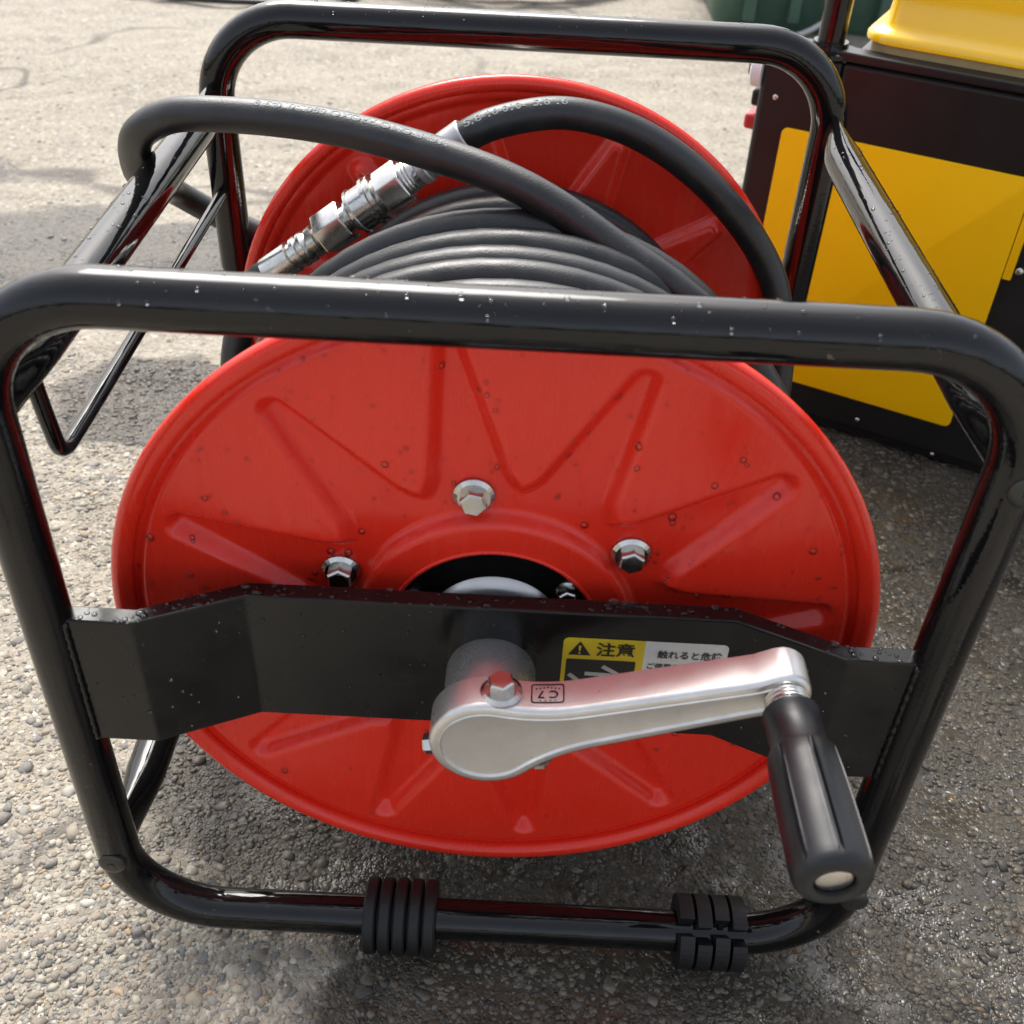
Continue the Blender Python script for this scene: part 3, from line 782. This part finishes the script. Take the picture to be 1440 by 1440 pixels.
# ------------------------------------------------------------------ the machine behind on the right
MP = np.array([.40, .60, 0]); mth = R(-27); me_ = np.array([math.cos(mth), math.sin(mth), 0]); mn = np.array([-math.sin(mth), math.cos(mth), 0])
mach = empty('pressure_washer', tuple(MP)); mach.rotation_euler = (0, 0, mth)
tag(mach, 'yellow and black box-shaped machine standing on wet ground behind the reel', 'machine')
def mbox(name, x0, x1, y0, y1, z0, z1, mat, bv=.004, parent=mach):
    o = obj(name, mesh(name, *box(x0, x1, y0, y1, z0, z1), mat, False), parent); bevel(o, bv, 4); return o
mbox('housing', -.126, .32, .003, .36, .012, .382, MBLACK, .005)
mbox('end_panel', -.200, -.1255, .002, .062, .012, .383, MBLACK, .006)
mbox('skid', -.12, .31, .012, .35, .0, .012, MBLACK, .002)
mbox('top_rim', -.165, .324, -.002, .020, .3835, .392, MBLACK, .002)
def mpanel(name, P, y0, y1, mat):
    o = obj(name, mesh(name, *prism(P, y0, y1, lambda a, b, d: (a, d, b)), mat), mach); return autosmooth(bevel(o, .0006, 2), 30)
mpanel('yellow_panel', rrect(-.1690, .0640, .0505, .3150, .006), -.0012, .0018, MYELLOW)
mpanel('yellow_door_strip', rrect(.0648, .0725, .2195, .3150, .001, 2), -.0012, .0018, MYELLOW)
sv, sf = lathe([(0, .0042), (.001, .0042), (.0022, .0028), (.0025, .001)], 18, (0, 0, 0), (0, -1, 0)); SCR = mesh('screw', sv, sf, ZINC)
for u, z, s in ((.0774, .229, 1.), (-.027, .026, .6), (.0569, .012, .5), (-.182, .34, .7), (.30, .34, 1), (.30, .05, 1)):
    q = obj('screw', SCR, mach, (u, .0022, z)); q.scale = (s, s, s)
# tank: rounded body with a lip over a pale gasket
def tank():
    def ringp(x0, x1, y0, y1, r): return rrect(x0, x1, y0, y1, r, 8)
    lv = [(.398, -.006), (.400, .0), (.405, .0), (.4085, -.003), (.411, -.010), (.4165, -.014), (.440, -.017), (.52, -.022), (.545, -.032), (.558, -.055)]
    V, F = [], []
    for z, g in lv:
        P = ringp(-.118-g, .29+g, .012-g, .30+g, max(.03+g, .006)); n = len(P); V += [(a, b, z) for a, b in P]
    for i in range(len(lv)-1):
        for k in range(n): k2 = (k+1) % n; F.append((i*n+k, i*n+k2, (i+1)*n+k2, (i+1)*n+k))
    F.append(tuple(range(n))[::-1]); F.append(tuple((len(lv)-1)*n+k for k in range(n)))
    o = obj('fuel_tank', mesh('fuel_tank', V, F, MTANK), mach); autosmooth(o, 50)
    P = ringp(-.112, .284, .016, .294, .026); v, f = prism(P, .384, .399, lambda a, b, d: (a, b, d)); obj('tank_gasket', mesh('tank_gasket', v, f, MPALE, False), mach)
tank()
v, f = tube([(-.143, .012, .383), (-.143, .012, .50), (-.143, .012, .60)], .0125, 20); autosmooth(obj('handle_post', mesh('handle_post', v, f, BLACKZ), mach))
v, f = lathe([(.384, .022), (.388, .022), (.390, .017), (.396, .016)], 28, (-.143, .012, 0), (0, 0, 1)); autosmooth(obj('post_collar', mesh('post_collar', v, f, BLACK), mach))
# controls on the left end
v, f = lathe([(0, .017), (.010, .017), (.012, .013)], 24, (-.199, .014, .360), (-1, 0, 0)); autosmooth(obj('end_cap', mesh('end_cap', v, f, MWHITE), mach))
mbox('switch', -.226, -.2, .045, .075, .342, .360, MBLACK, .003)
mbox('switch', -.218, -.2, .045, .072, .314, .330, MBLACK, .003)
k = mbox('red_knob', -.222, -.2, .045, .070, .290, .306, MREDK, .004)

# ------------------------------------------------------------------ far things at the top edge
def green_bin():
    o = empty('green_bin', (.785, 2.50, 0)); tag(o, 'dark green plastic bin at the top edge behind the reel', 'bin')
    V, F = [], []; lv = [(.0, .0), (.02, .012), (.22, .03), (.23, .05), (.25, .05), (.252, .04)]
    for z, g in lv:
        P = rrect(-.36-g, .36+g, -.22-g, .22+g, .07, 8); n = len(P); V += [(a, b, z) for a, b in P]
    for i in range(len(lv)-1):
        for k in range(n): k2 = (k+1) % n; F.append((i*n+k, i*n+k2, (i+1)*n+k2, (i+1)*n+k))
    F.append(tuple(range(n))[::-1]); F.append(tuple((len(lv)-1)*n+k for k in range(n)))
    autosmooth(obj('body', mesh('body', V, F, GREEN), o), 40)
    for i in range(7):
        x = -.30+i*.1; obj('rib', mesh('rib', *box(x-.012, x+.012, -.262, -.22, .03, .21), GREEN, False), o)
green_bin()
def cable(name, pts, r, label, mat=RUBBER):
    V, F = tube(catmull(pts, .02), r, 10); tag(obj(name, mesh(name, V, F, mat), None), label, 'cable')
lo = []
for i in range(76):
    a = i*.30; q = .30+.035*math.sin(i*.7); lo.append((-.12+q*1.05*math.cos(a), 2.64+q*.78*math.sin(a), .010+.0016*i*.35))
cable('coiled_cable', lo, .011, 'loose coil of black cable lying at the top edge')
cable('loose_cable', [(-1.6, 2.40, .008), (-1.1, 2.32, .008), (-.89, 2.275, .008), (-.66, 2.262, .008), (-.45, 2.30, .008), (-.40, 2.45, .008)], .007, 'thin dark cable on the pale asphalt behind the left corner')
cable('thin_wire', [(.50, 2.22, .02), (.58, 2.20, .012), (.66, 2.22, .05), (.74, 2.30, .14), (.80, 2.36, .25)], .006, 'thin grey wire leaning on the green bin', PRINTG)
